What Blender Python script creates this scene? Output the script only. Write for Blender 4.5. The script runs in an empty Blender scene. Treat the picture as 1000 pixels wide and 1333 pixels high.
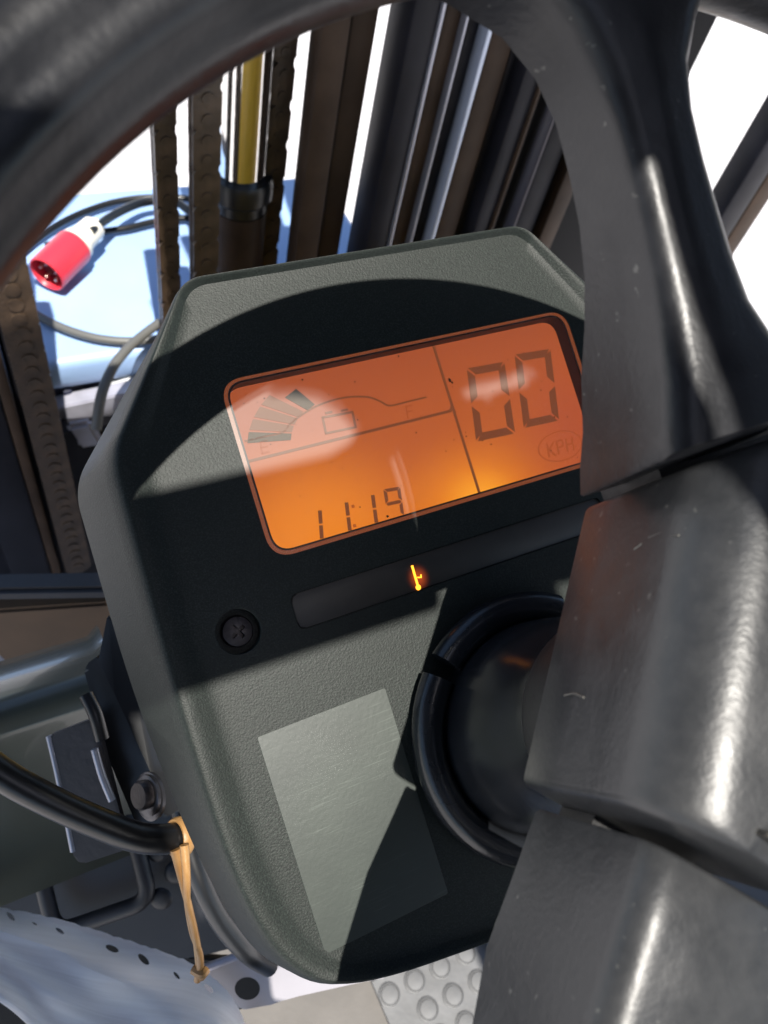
import bpy, bmesh, math, random
import numpy as np
from mathutils import Matrix, Vector
random.seed(4)
scene = bpy.context.scene
COL = scene.collection

# ------------------------------------------------------------------ camera, sky, sun
FPX, CX, CY = 1000.0, 500.0, 666.5            # photograph 1000 x 1333
def nrm(a):
    a = np.array(a, float); return a / np.linalg.norm(a)
UPC = nrm((0.19, -0.581, -0.791))              # world up, seen in camera axes (x right, y down, z forward)
D1 = nrm((0.90, -0.263, 0.346))
XW = nrm(D1 - UPC * (D1 @ UPC)); YW = np.cross(UPC, XW)
if YW[2] < 0: YW = -YW
RW = np.array([XW, YW, UPC])                   # camera axes -> world
CAMH = 1.35
CAMP = np.array((0.0, 0.0, CAMH))
def c2w(p): return RW @ np.array(p, float) + CAMP
def ray(px, py): return np.array(((px - CX) / FPX, (py - CY) / FPX, 1.0))
def W(px, py, z): return c2w(ray(px, py) * z)
def Wy(px, py, D):
    r = RW @ ray(px, py); return CAMP + r * (D / r[1])
def Wz(px, py, h):
    r = RW @ ray(px, py); return CAMP + r * ((h - CAMH) / r[2])

cam = bpy.data.cameras.new("camera"); camo = bpy.data.objects.new("camera", cam); COL.objects.link(camo)
M3 = np.array([RW @ np.array((1, 0, 0)), RW @ np.array((0, -1, 0)), RW @ np.array((0, 0, -1))]).T
mw = Matrix([list(M3[i]) + [CAMP[i]] for i in range(3)] + [[0, 0, 0, 1]])
camo.matrix_world = mw
cam.sensor_fit = 'HORIZONTAL'; cam.sensor_width = 36; cam.lens = 36
cam.clip_start = 0.005; cam.clip_end = 400
cam.dof.use_dof = True; cam.dof.focus_distance = 0.275; cam.dof.aperture_fstop = 24
scene.camera = camo

EXPO = 0.9
SUN_C = nrm((0.2706, -0.2765, -0.9221))        # towards the sun, camera axes
SUN_W = RW @ SUN_C
elev = math.asin(SUN_W[2]); azim = math.atan2(SUN_W[0], SUN_W[1])
world = bpy.data.worlds.new("World"); scene.world = world; world.use_nodes = True
wn = world.node_tree.nodes; wl = world.node_tree.links
bg = wn["Background"]; sky = wn.new("ShaderNodeTexSky"); sky.sky_type = 'NISHITA'; sky.sun_disc = False
sky.sun_elevation = elev; sky.sun_rotation = azim
wl.new(sky.outputs[0], bg.inputs[0]); bg.inputs[1].default_value = 0.11
sl = bpy.data.lights.new("sun", 'SUN'); sl.energy = 5.0; sl.angle = math.radians(0.53); sl.color = (1, 0.95, 0.87)
so = bpy.data.objects.new("sun", sl); COL.objects.link(so)
so.rotation_euler = Vector((-SUN_W[0], -SUN_W[1], -SUN_W[2])).to_track_quat('-Z', 'Y').to_euler()
so.location = (0, 0, 5)
vs = scene.view_settings; vs.view_transform = 'Standard'; vs.look = 'None'; vs.exposure = EXPO; vs.gamma = 1
scene.cycles.max_bounces = 8; scene.cycles.transparent_max_bounces = 12
scene.cycles.use_denoising = True
EX = 2 ** EXPO

# ------------------------------------------------------------------ frames
N = np.cross(nrm(np.array((0.30, 0.954, -0.04)) - D1 * (D1 @ np.array((0.30, 0.954, -0.04)))), D1)
D2 = np.cross(D1, N); D2 = D2 if D2[1] > 0 else -D2
P0 = ray(530, 570) * 0.30
B = ray(700, 960) * (N @ P0) / (N @ ray(700, 960))
AXW = nrm((0.31431231, -0.21762479, -0.92403854)); CW = np.array((0.08295403, 0.03689468, 0.13349252))
UW = nrm(D1 - AXW * (D1 @ AXW)); VW = np.cross(AXW, UW)
def frame(o, x, y, z):
    o = c2w(o); x, y, z = RW @ x, RW @ y, RW @ z
    return Matrix([[x[i], y[i], z[i], o[i]] for i in range(3)] + [[0, 0, 0, 1]])
MF = frame(B, D1, -D2, N)
MWH = frame(CW, UW, VW, AXW)
def onface(px, py, h):                          # pixel -> face coordinates in mm
    r = ray(px, py); p = r * ((N @ B + h / 1000) / (N @ r)) - B
    return (p @ D1 * 1000, -(p @ D2) * 1000)

# ------------------------------------------------------------------ materials
def mat(name, color=(.5, .5, .5), rough=.5, metal=0.0, spec=.5, nscale=0, nbump=0, ndist=.001, var=0, vscale=20, var_col=None, vdetail=6, sub=None, coat=0):
    m = bpy.data.materials.new(name); m.use_nodes = True
    nt = m.node_tree; n = nt.nodes; l = nt.links; b = n["Principled BSDF"]
    b.inputs["Base Color"].default_value = (*color, 1); b.inputs["Roughness"].default_value = rough
    b.inputs["Metallic"].default_value = metal; b.inputs["Specular IOR Level"].default_value = spec
    b.inputs["Coat Weight"].default_value = coat
    tc = n.new("ShaderNodeTexCoord")
    if var:
        t = n.new("ShaderNodeTexNoise"); t.inputs["Scale"].default_value = vscale; t.inputs["Detail"].default_value = vdetail
        l.new(tc.outputs["Object"], t.inputs["Vector"])
        r = n.new("ShaderNodeValToRGB"); r.color_ramp.elements[0].position = .35; r.color_ramp.elements[1].position = .7
        c2 = var_col or tuple(min(1, c * (1 + var)) for c in color)
        r.color_ramp.elements[0].color = (*color, 1); r.color_ramp.elements[1].color = (*c2, 1)
        l.new(t.outputs["Fac"], r.inputs[0]); l.new(r.outputs[0], b.inputs["Base Color"])
    if nbump:
        t = n.new("ShaderNodeTexNoise"); t.inputs["Scale"].default_value = nscale; t.inputs["Detail"].default_value = 3
        l.new(tc.outputs["Object"], t.inputs["Vector"])
        bp = n.new("ShaderNodeBump"); bp.inputs["Strength"].default_value = nbump; bp.inputs["Distance"].default_value = ndist
        l.new(t.outputs["Fac"], bp.inputs["Height"]); l.new(bp.outputs[0], b.inputs["Normal"])
    return m

def emat(name, color, strength, base=(.02, .02, .02), rough=.6):
    m = bpy.data.materials.new(name); m.use_nodes = True
    b = m.node_tree.nodes["Principled BSDF"]
    b.inputs["Base Color"].default_value = (*base, 1); b.inputs["Roughness"].default_value = rough
    b.inputs["Emission Color"].default_value = (*color, 1); b.inputs["Emission Strength"].default_value = strength
    return m

# moulded, grained black plastic with fine dust in the grain
def grained(name, color, dust, rough=.5):
    m = mat(name, color, rough, spec=.24, nscale=1500, nbump=.30, ndist=.0005)
    n = m.node_tree.nodes; l = m.node_tree.links; b = n["Principled BSDF"]; tc = [x for x in n if x.type == 'TEX_COORD'][0]
    v = n.new("ShaderNodeTexNoise"); v.inputs["Scale"].default_value = 1750; v.inputs["Detail"].default_value = 2
    l.new(tc.outputs["Object"], v.inputs["Vector"])
    g = n.new("ShaderNodeTexNoise"); g.inputs["Scale"].default_value = 22; g.inputs["Detail"].default_value = 5
    l.new(tc.outputs["Object"], g.inputs["Vector"])
    r1 = n.new("ShaderNodeMapRange"); r1.inputs[1].default_value = .45; r1.inputs[2].default_value = .72
    l.new(v.outputs["Fac"], r1.inputs[0])
    r2 = n.new("ShaderNodeMapRange"); r2.inputs[1].default_value = .3; r2.inputs[2].default_value = .75; r2.inputs[3].default_value = .35
    l.new(g.outputs["Fac"], r2.inputs[0])
    mu = n.new("ShaderNodeMath"); mu.operation = 'MULTIPLY'; l.new(r1.outputs[0], mu.inputs[0]); l.new(r2.outputs[0], mu.inputs[1])
    mx = n.new("ShaderNodeMix"); mx.data_type = 'RGBA'; l.new(mu.outputs[0], mx.inputs[0])
    mx.inputs[6].default_value = (*color, 1); mx.inputs[7].default_value = (*dust, 1)
    l.new(mx.outputs[2], b.inputs["Base Color"])
    return m

M = {}
M['housing'] = grained("grained_plastic", (.0105, .0135, .0122), (.029, .038, .0325), .50)
M['recess'] = mat("dark_recess_plastic", (.02, .018, .018), .5)
M['black'] = mat("black_plastic", (.012, .012, .013), .45, nscale=400, nbump=.15)
M['gloss_black'] = mat("glossy_black_paint", (.009, .010, .012), .34, nscale=60, nbump=.08, ndist=.002)
M['rubber'] = mat("boot_rubber", (.008, .009, .011), .24, nscale=500, nbump=.06, var=.8, vscale=60)
M['floor_mat'] = mat("stud_rubber", (.078, .080, .084), .5, nscale=200, nbump=.2, var=.6, vscale=25)
M['cab_floor'] = mat("cab_floor", (.085, .078, .072), .6, nscale=150, nbump=.2, var=.3, vscale=18)
M['cowl'] = mat("olive_grey_paint", (.060, .066, .054), .27, nscale=30, nbump=.05, ndist=.003, var=.25, vscale=15, coat=.3)
M['dark_panel'] = mat("dark_panel", (.011, .012, .016), .5, nscale=120, nbump=.1, var=.5, vscale=20)
M['steel_dark'] = mat("dark_mast_steel", (.010, .010, .013), .42, spec=.12, nscale=50, nbump=.12, var=1.0, vscale=12)
M['steel_brown'] = mat("greasy_brown_steel", (.034, .022, .015), .5, spec=.12, nscale=60, nbump=.25, ndist=.002, var=1.0, vscale=14)
M['chain'] = mat("oily_chain_steel", (.034, .022, .014), .42, nscale=260, nbump=.5, var=1.2, vscale=60)
M['chrome'] = mat("chrome", (.75, .74, .72), .06, 1.0)
M['lip'] = mat("highlight_edge", (.30, .31, .36), .35, .6, nscale=200, nbump=.2)  # pale tone stands for light caught along steel edges
M['cardboard'] = mat("brown_board", (.06, .036, .02), .8, nscale=80, nbump=.2, var=.3)
M['concrete'] = mat("concrete_floor", (.55, .53, .53), .8, nscale=12, nbump=.2, ndist=.01, var=.12, vscale=2)
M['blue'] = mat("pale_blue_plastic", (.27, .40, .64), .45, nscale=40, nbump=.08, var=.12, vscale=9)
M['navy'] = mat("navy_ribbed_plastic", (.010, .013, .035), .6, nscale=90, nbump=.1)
M['galv'] = mat("galvanised_steel", (.36, .36, .42), .42, .35, nscale=70, nbump=.15, var=.3, vscale=30)
M['white'] = mat("white_plastic", (.75, .76, .76), .5)
M['plug_white'] = mat("cream_plug_plastic", (.68, .65, .56), .4, nscale=80, nbump=.05)
M['plug_red'] = mat("red_plug_plastic", (.62, .03, .05), .35, nscale=80, nbump=.05)
M['plug_dark'] = mat("dark_red_socket", (.12, .012, .02), .6)
M['brass'] = mat("brass_pin", (.75, .62, .5), .3, 1.0)
M['cable'] = mat("black_cable_jacket", (.006, .006, .0065), .32, nscale=300, nbump=.08)
M['cable_grey'] = mat("grey_cable_jacket", (.10, .10, .095), .5, nscale=150, nbump=.1)
M['band'] = mat("tan_rubber_band", (.27, .13, .034), .45, nscale=700, nbump=.15, var=.3, vscale=140, var_col=(.34, .20, .08))
M['lavender_plate'] = mat("bare_metal_plate", (.34, .325, .35), .38, .25, nscale=100, nbump=.08, var=.15, vscale=25)
M['hole'] = mat("dark_hole_backing", (.008, .008, .008), .8)
M['seg'] = mat("lcd_segment", (.05, .038, .025), .6)
M['seg_faint'] = emat("faint_lcd_segment", (.40, .085, .022), 1.0 / EX, (.05, .03, .02))
M['seg_mid'] = emat("mid_lcd_segment", (.20, .055, .02), 1.0 / EX, (.05, .04, .03))
M['speck'] = mat("dirt_speck", (.02, .015, .012), .8)
M['screw'] = mat("black_screw", (.035, .028, .028), .42, .3, nscale=600, nbump=.2, var=.5, vscale=300)
M['strip'] = mat("smoked_window", (.026, .023, .020), .45, nscale=900, nbump=.04, var=.5, vscale=60)
M['dim_edge'] = mat("amber_lens_edge", (.45, .17, .09), .35)

# wheel plastic: semi-gloss, faintly dimpled, scuffed
def wheel_mat(name='hub_urethane', ca=(.021, .0225, .025), cb=(.038, .039, .041)):
    m = mat(name, (.030, .031, .032), .39, spec=.42, nscale=620, nbump=.14, ndist=.0006)
    n = m.node_tree.nodes; l = m.node_tree.links; b = n["Principled BSDF"]; tc = [x for x in n if x.type == 'TEX_COORD'][0]
    g = n.new("ShaderNodeTexNoise"); g.inputs["Scale"].default_value = 70; g.inputs["Detail"].default_value = 9; g.inputs["Roughness"].default_value = .65
    l.new(tc.outputs["Object"], g.inputs["Vector"])
    r = n.new("ShaderNodeMapRange"); r.inputs[1].default_value = .3; r.inputs[2].default_value = .75; r.inputs[3].default_value = .30; r.inputs[4].default_value = .47
    l.new(g.outputs["Fac"], r.inputs[0]); l.new(r.outputs[0], b.inputs["Roughness"])
    rc = n.new("ShaderNodeValToRGB"); rc.color_ramp.elements[0].position = .35; rc.color_ramp.elements[1].position = .75
    rc.color_ramp.elements[0].color = (*ca, 1); rc.color_ramp.elements[1].color = (*cb, 1)
    l.new(g.outputs["Fac"], rc.inputs[0])
    sp = n.new("ShaderNodeTexNoise"); sp.inputs["Scale"].default_value = 330; sp.inputs["Detail"].default_value = 2
    l.new(tc.outputs["Object"], sp.inputs["Vector"])
    r3 = n.new("ShaderNodeMapRange"); r3.inputs[1].default_value = .70; r3.inputs[2].default_value = .77; r3.inputs[4].default_value = .7
    l.new(sp.outputs["Fac"], r3.inputs[0])
    mx = n.new("ShaderNodeMix"); mx.data_type = 'RGBA'; l.new(r3.outputs[0], mx.inputs[0]); l.new(rc.outputs[0], mx.inputs[6]); mx.inputs[7].default_value = (.13, .13, .12, 1)
    l.new(mx.outputs[2], b.inputs["Base Color"])
    return m
M['wheel'] = wheel_mat()
M['rim'] = wheel_mat('shaded_rim_urethane', (.008, .0085, .0105), (.016, .0165, .019))  # darker bluish copy of the wheel plastic, toned down in place of shade

# sticker film: scratched translucent grey film
def sticker_mat():
    m = mat("scuffed_label_film", (.10, .115, .105), .42, nscale=600, nbump=.12, ndist=.0003)
    n = m.node_tree.nodes; l = m.node_tree.links; b = n["Principled BSDF"]; tc = [x for x in n if x.type == 'TEX_COORD'][0]
    mp = n.new("ShaderNodeMapping"); mp.inputs["Rotation"].default_value = (0, 0, math.radians(-38)); mp.inputs["Scale"].default_value = (60, 1500, 1)
    l.new(tc.outputs["Object"], mp.inputs["Vector"])
    t = n.new("ShaderNodeTexNoise"); t.inputs["Scale"].default_value = 1; t.inputs["Detail"].default_value = 3; l.new(mp.outputs[0], t.inputs["Vector"])
    r = n.new("ShaderNodeMapRange"); r.inputs[1].default_value = .58; r.inputs[2].default_value = .75; l.new(t.outputs["Fac"], r.inputs[0])
    g = n.new("ShaderNodeTexNoise"); g.inputs["Scale"].default_value = 28; g.inputs["Detail"].default_value = 5; l.new(tc.outputs["Object"], g.inputs["Vector"])
    r2 = n.new("ShaderNodeMapRange"); r2.inputs[1].default_value = .42; r2.inputs[2].default_value = .65; l.new(g.outputs["Fac"], r2.inputs[0])
    mu = n.new("ShaderNodeMath"); mu.operation = 'MULTIPLY'; l.new(r.outputs[0], mu.inputs[0]); l.new(r2.outputs[0], mu.inputs[1])
    rc = n.new("ShaderNodeValToRGB"); rc.color_ramp.elements[0].position = .3; rc.color_ramp.elements[1].position = .72
    rc.color_ramp.elements[0].color = (.0215, .028, .0242, 1); rc.color_ramp.elements[1].color = (.034, .043, .0365, 1); l.new(g.outputs["Fac"], rc.inputs[0])
    mx = n.new("ShaderNodeMix"); mx.data_type = 'RGBA'; l.new(mu.outputs[0], mx.inputs[0]); l.new(rc.outputs[0], mx.inputs[6]); mx.inputs[7].default_value = (.075, .09, .078, 1)
    l.new(mx.outputs[2], b.inputs["Base Color"])
    return m
M['sticker'] = sticker_mat()

# lit LCD: amber backlight, two lamps along the lower edge
def lcd_mat():
    m = bpy.data.materials.new("amber_backlit_lcd"); m.use_nodes = True
    n = m.node_tree.nodes; l = m.node_tree.links; b = n["Principled BSDF"]
    b.inputs["Base Color"].default_value = (.075, .075, .075, 1); b.inputs["Roughness"].default_value = .6; b.inputs["Specular IOR Level"].default_value = .2
    tc = n.new("ShaderNodeTexCoord")
    def spot(u, v, rad, sy=1.0):
        mp = n.new("ShaderNodeMapping"); mp.vector_type = 'POINT'
        mp.inputs["Location"].default_value = (-u / rad, -v / rad / sy, 0); mp.inputs["Scale"].default_value = (1000 / rad, 1000 / rad / sy, 0)
        l.new(tc.outputs["Object"], mp.inputs["Vector"])
        g = n.new("ShaderNodeVectorMath"); g.operation = 'LENGTH'; l.new(mp.outputs[0], g.inputs[0])
        r = n.new("ShaderNodeMapRange"); r.interpolation_type = 'SMOOTHERSTEP'; r.inputs[1].default_value = 1; r.inputs[2].default_value = 0
        l.new(g.outputs["Value"], r.inputs[0]); return r.outputs[0]
    def mix(fac, a, bb):
        x = n.new("ShaderNodeMix"); x.data_type = 'RGBA'; l.new(fac, x.inputs[0])
        for i, s in ((6, a), (7, bb)):
            if isinstance(s, tuple): x.inputs[i].default_value = (*s, 1)
            else: l.new(s, x.inputs[i])
        return x.outputs[2]
    sep = n.new("ShaderNodeSeparateXYZ"); l.new(tc.outputs["Object"], sep.inputs[0])
    gr = n.new("ShaderNodeMapRange"); gr.inputs[1].default_value = .165; gr.inputs[2].default_value = .098; l.new(sep.outputs["Y"], gr.inputs[0])
    c = mix(gr.outputs[0], (.44, .090, .026), (.68, .150, .022))
    c = mix(spot(-58, 99, 62, .8), c, (1.0, .28, .016))
    c = mix(spot(10, 95, 48, .75), c, (1.0, .28, .016))
    c = mix(spot(13, 94, 24, .8), c, (1.2, .46, .030))
    c = mix(spot(72, 115, 48, 1.1), c, (.52, .098, .03))
    l.new(c, b.inputs["Emission Color"]); b.inputs["Emission Strength"].default_value = .92 / EX
    return m
M['lcd'] = lcd_mat()

def glass_mat():
    m = bpy.data.materials.new("clear_display_window"); m.use_nodes = True
    n = m.node_tree.nodes; l = m.node_tree.links
    for x in list(n):
        if x.type != 'OUTPUT_MATERIAL': n.remove(x)
    out = [x for x in n if x.type == 'OUTPUT_MATERIAL'][0]
    tr = n.new("ShaderNodeBsdfTransparent"); tr.inputs[0].default_value = (.97, .96, .95, 1)
    gl = n.new("ShaderNodeBsdfGlossy"); gl.inputs["Roughness"].default_value = .06
    df = n.new("ShaderNodeBsdfDiffuse"); df.inputs[0].default_value = (.5, .5, .5, 1)
    fr = n.new("ShaderNodeFresnel"); fr.inputs[0].default_value = 1.11
    m1 = n.new("ShaderNodeMixShader"); m2 = n.new("ShaderNodeMixShader"); m2.inputs[0].default_value = .035
    l.new(fr.outputs[0], m1.inputs[0]); l.new(tr.outputs[0], m1.inputs[1]); l.new(gl.outputs[0], m1.inputs[2])
    l.new(m1.outputs[0], m2.inputs[1]); l.new(df.outputs[0], m2.inputs[2]); l.new(m2.outputs[0], out.inputs[0])
    return m
M['glass'] = glass_mat()

def film_mat():
    m = mat("wrinkled_white_plastic", (.60, .60, .64), .65, spec=.25)
    n = m.node_tree.nodes; l = m.node_tree.links; b = n["Principled BSDF"]; tc = [x for x in n if x.type == 'TEX_COORD'][0]
    mp = n.new("ShaderNodeMapping"); mp.inputs["Scale"].default_value = (3.0, 22, 1); l.new(tc.outputs["UV"], mp.inputs["Vector"])
    t = n.new("ShaderNodeTexNoise"); t.inputs["Scale"].default_value = 1.0; t.inputs["Detail"].default_value = 5; t.inputs["Distortion"].default_value = .8
    l.new(mp.outputs[0], t.inputs["Vector"])
    bp = n.new("ShaderNodeBump"); bp.inputs["Strength"].default_value = .3; bp.inputs["Distance"].default_value = .0016
    l.new(t.outputs["Fac"], bp.inputs["Height"]); l.new(bp.outputs[0], b.inputs["Normal"])
    rc = n.new("ShaderNodeValToRGB"); rc.color_ramp.elements[0].position = .3; rc.color_ramp.elements[1].position = .7
    rc.color_ramp.elements[0].color = (.80, .74, .70, 1); rc.color_ramp.elements[1].color = (.90, .84, .80, 1)
    l.new(t.outputs["Fac"], rc.inputs[0]); l.new(rc.outputs[0], b.inputs["Base Color"])
    return m
M['film'] = film_mat()

# ------------------------------------------------------------------ mesh helpers
def thing(name, label, cat, matrix=None, loc=None, group=None):
    o = bpy.data.objects.new(name, None); COL.objects.link(o); o.empty_display_size = .02
    if matrix is not None: o.matrix_world = matrix
    elif loc is not None: o.matrix_world = Matrix.Translation(Vector(loc))
    o['label'] = label; o['category'] = cat
    if group: o['group'] = group
    return o
def tag(o, label, cat, group=None):
    o['label'] = label; o['category'] = cat
    if group: o['group'] = group
    return o
def finish(name, bm, m, parent=None, smooth=40, loc=None):
    bmesh.ops.recalc_face_normals(bm, faces=bm.faces)
    me = bpy.data.meshes.new(name); bm.to_mesh(me); bm.free()
    if smooth:
        for p in me.polygons: p.use_smooth = True
        me.set_sharp_from_angle(angle=math.radians(smooth))
    me.materials.append(M[m] if isinstance(m, str) else m)
    o = bpy.data.objects.new(name, me); COL.objects.link(o)
    if parent is not None: o.parent = parent
    if loc is not None: o.location = loc
    return o
def loft(rings, cap0=True, cap1=True, closed=True, bm=None):
    bm = bm or bmesh.new(); vs = [[bm.verts.new(p) for p in r] for r in rings]
    k = len(rings[0])
    for a, b in zip(vs, vs[1:]):
        for i in range(k if closed else k - 1):
            j = (i + 1) % k
            bm.faces.new((a[i], a[j], b[j], b[i]))
    if cap0: bm.faces.new(list(reversed(vs[0])))
    if cap1: bm.faces.new(vs[-1])
    return bm
def lathe(profile, seg=40, caps=True, bm=None, M4=None):
    rings = []
    for (r, h) in profile:
        ring = [Vector((r * math.cos(2 * math.pi * i / seg), r * math.sin(2 * math.pi * i / seg), h)) for i in range(seg)]
        rings.append([M4 @ p for p in ring] if M4 is not None else ring)
    return loft(rings, caps, caps, bm=bm)
def catmull(P, per=8):
    P = [np.array(p, float) for p in P]; Q = [2 * P[0] - P[1]] + P + [2 * P[-1] - P[-2]]; out = []
    for i in range(1, len(Q) - 2):
        for k in range(per):
            t = k / per; a, b, c, d = Q[i - 1:i + 3]
            out.append(.5 * (2 * b + (c - a) * t + (2 * a - 5 * b + 4 * c - d) * t * t + (3 * b - a - 3 * c + d) * t ** 3))
    out.append(P[-1]); return out
def tube(P, r, seg=14, per=8, flat=1.0, bm=None, up=None, smoothpath=True):
    pts = catmull(P, per) if smoothpath else [np.array(p, float) for p in P]; rings = []
    ref = np.array(up if up is not None else (0.13, 0.29, 0.95), float)
    for i, p in enumerate(pts):
        t = nrm(pts[min(i + 1, len(pts) - 1)] - pts[max(i - 1, 0)])
        a = ref - t * (ref @ t); a = nrm(a); b = np.cross(t, a); ref = a
        rr = r(i / (len(pts) - 1)) if callable(r) else r
        rings.append([tuple(p + rr * (math.cos(q) * a * flat + math.sin(q) * b)) for q in [2 * math.pi * k / seg for k in range(seg)]])
    return loft(rings, bm=bm)
def box(bm, x0, x1, y0, y1, z0, z1, bev=0):
    v = [bm.verts.new(p) for p in ((x0, y0, z0), (x1, y0, z0), (x1, y1, z0), (x0, y1, z0), (x0, y0, z1), (x1, y0, z1), (x1, y1, z1), (x0, y1, z1))]
    fs = [bm.faces.new([v[i] for i in f]) for f in ((3, 2, 1, 0), (4, 5, 6, 7), (0, 1, 5, 4), (1, 2, 6, 5), (2, 3, 7, 6), (3, 0, 4, 7))]
    if bev:
        es = list({e for f in fs for e in f.edges})
        bmesh.ops.bevel(bm, geom=es, offset=bev, segments=2, affect='EDGES', profile=.5)
    return bm
def prism(pts, h0, h1, bev=0, seg=2):             # polygon in x,y extruded along z
    bm = bmesh.new(); a = [bm.verts.new((p[0], p[1], h0)) for p in pts]; b = [bm.verts.new((p[0], p[1], h1)) for p in pts]
    k = len(pts)
    bm.faces.new(list(reversed(a))); top = bm.faces.new(b)
    for i in range(k): bm.faces.new((a[i], a[(i + 1) % k], b[(i + 1) % k], b[i]))
    if bev: bmesh.ops.bevel(bm, geom=list(top.edges), offset=bev, segments=seg, affect='EDGES', profile=.5)
    return bm
def rounded(P, cuts, seg=6):
    out = []; k = len(P)
    for i in range(k):
        p = np.array(P[i], float); a = np.array(P[i - 1], float); b = np.array(P[(i + 1) % k], float)
        c = cuts[i] if isinstance(cuts, (list, tuple)) else cuts
        da = min(c, .49 * np.linalg.norm(a - p)); db = min(c, .49 * np.linalg.norm(b - p))
        s = p + nrm(a - p) * da; e = p + nrm(b - p) * db
        for q in range(seg + 1):
            t = q / seg; out.append(tuple((1 - t) ** 2 * s + 2 * t * (1 - t) * p + t * t * e))
    return out
def mm(pts): return [tuple(c / 1000 for c in p) for p in pts]
def rrect(u0, u1, v0, v1, r): return rounded([(u0, v0), (u1, v0), (u1, v1), (u0, v1)], r * 1.0, 8)
def carve(o, cutters):
    for c in cutters:
        md = o.modifiers.new("cut", 'BOOLEAN'); md.operation = 'DIFFERENCE'; md.solver = 'EXACT'; md.object = c
    dg = bpy.context.evaluated_depsgraph_get(); me = bpy.data.meshes.new_from_object(o.evaluated_get(dg))
    o.modifiers.clear(); old = o.data; o.data = me; bpy.data.meshes.remove(old)
    for p in me.polygons: p.use_smooth = True
    me.set_sharp_from_angle(angle=math.radians(35))
    while len(me.materials) > 1: me.materials.pop()
    for p in me.polygons: p.material_index = 0
    for c in cutters:
        d = c.data; bpy.data.objects.remove(c); bpy.data.meshes.remove(d)
def strokes(lines, w, h0, h1, bm=None):          # flat bars along polylines, mm
    bm = bm or bmesh.new()
    for L in lines:
        for p, q in zip(L, L[1:]):
            p = np.array(p, float); q = np.array(q, float); d = nrm(q - p); n_ = np.array((-d[1], d[0])) * w / 2; e = d * w * .3
            c = [p - e + n_, p - e - n_, q + e - n_, q + e + n_]
            a = [bm.verts.new((x[0] / 1000, x[1] / 1000, h0 / 1000)) for x in c]; b = [bm.verts.new((x[0] / 1000, x[1] / 1000, h1 / 1000)) for x in c]
            bm.faces.new(a); bm.faces.new(b)
            for i in range(4): bm.faces.new((a[i], a[(i + 1) % 4], b[(i + 1) % 4], b[i]))
    return bm

# ================================================================== THE SETTING
bm = bmesh.new(); s = 60
for x, y in ((-s, -s), (s, -s), (s, s), (-s, s)): bm.verts.new((x, y, 0))
bm.faces.new(bm.verts); g = finish("ground", bm, 'concrete', smooth=0); g['kind'] = 'structure'

# ================================================================== DISPLAY UNIT
disp = thing("display_unit", "black grained plastic display unit with an orange lit screen", "display", MF)
CR = [(-81, 204), (-122, 146.5), (-124.5, 50), (-123, -8), (-114, -40), (-93, -54.5), (-10, -66.5)]
SK = [(-84, 205), (-137.5, 145), (-137.8, 62), (-131.5, -8), (-121, -48), (-98, -62), (-10, -69)]
IN = [(-79.5, 201.5), (-111, 144), (-113, 50), (-111.5, -7), (-104.5, -36), (-89, -50.5), (-10, -63)]
CT = [7, 10, 30, 30, 24, 26, 30]
def mir(L): return L + [(-14 - u, v) for (u, v) in reversed(L[:-1])]
CT2 = CT + list(reversed(CT[:-1]))
def ring(P, h): return [(x / 1000, y / 1000, h / 1000) for x, y in rounded(P, CT2, 7)]
def lerp(A, Bq, t): return [(a[0] + (b[0] - a[0]) * t, a[1] + (b[1] - a[1]) * t) for a, b in zip(A, Bq)]
cr, sk, inn = mir(CR), mir(SK), mir(IN)
rings = [ring(lerp(sk, inn, .2), -48), ring(sk, -34), ring(lerp(cr, sk, .30), -6.0), ring(lerp(cr, sk, .13), -2.2), ring(lerp(cr, sk, .03), -.6), ring(lerp(cr, inn, .08), 0),
         ring(lerp(cr, inn, .25), -.1), ring(lerp(cr, inn, .5), -.8), ring(lerp(cr, inn, .8), -2.2), ring(inn, -2.8), ring(lerp(inn, [(-7, 70)] * len(inn), .03), -3.0)]
housing = finish("housing", loft(rings), 'housing', disp)
LU0, LU1, LV0, LV1 = -79.2, 76.0, 96.2, 164.6
SU = [(-77.3, 68.6), (63.3, 68.6), (63.3, 82.2), (-77, 82.2)]
cut1 = finish("cut", prism(mm(rrect(LU0, LU1, LV0, LV1, 9)), -.016, .02), 'recess')
cut2 = finish("cut", prism(mm(rounded(SU, 3, 5)), -.0042, .02), 'recess')
cut3 = finish("cut", lathe([(8.0 / 1000, -.0085), (8.0 / 1000, -.0032), (9.0 / 1000, -.0024), (9.0 / 1000, .02)], 40, M4=Matrix.Translation((-98.1 / 1000, 75.4 / 1000, 0))), 'recess')
for c in (cut1, cut2, cut3): c.matrix_world = MF
bpy.context.view_layer.update()
carve(housing, [cut1, cut2, cut3])

def frame_mesh(outer, inner, h0, h1):
    return loft([[(x / 1000, y / 1000, h / 1000) for x, y in P] for P, h in ((outer, h0), (outer, h1), (inner, h1), (inner, h0), (outer, h0))], False, False)
screen = finish("lcd_screen", prism(mm(rrect(-77.8, 75, 97, 163.9, 7)), -.0135, -.0105), 'lcd', disp, 0)
screen['label'] = "orange backlit screen"
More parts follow.
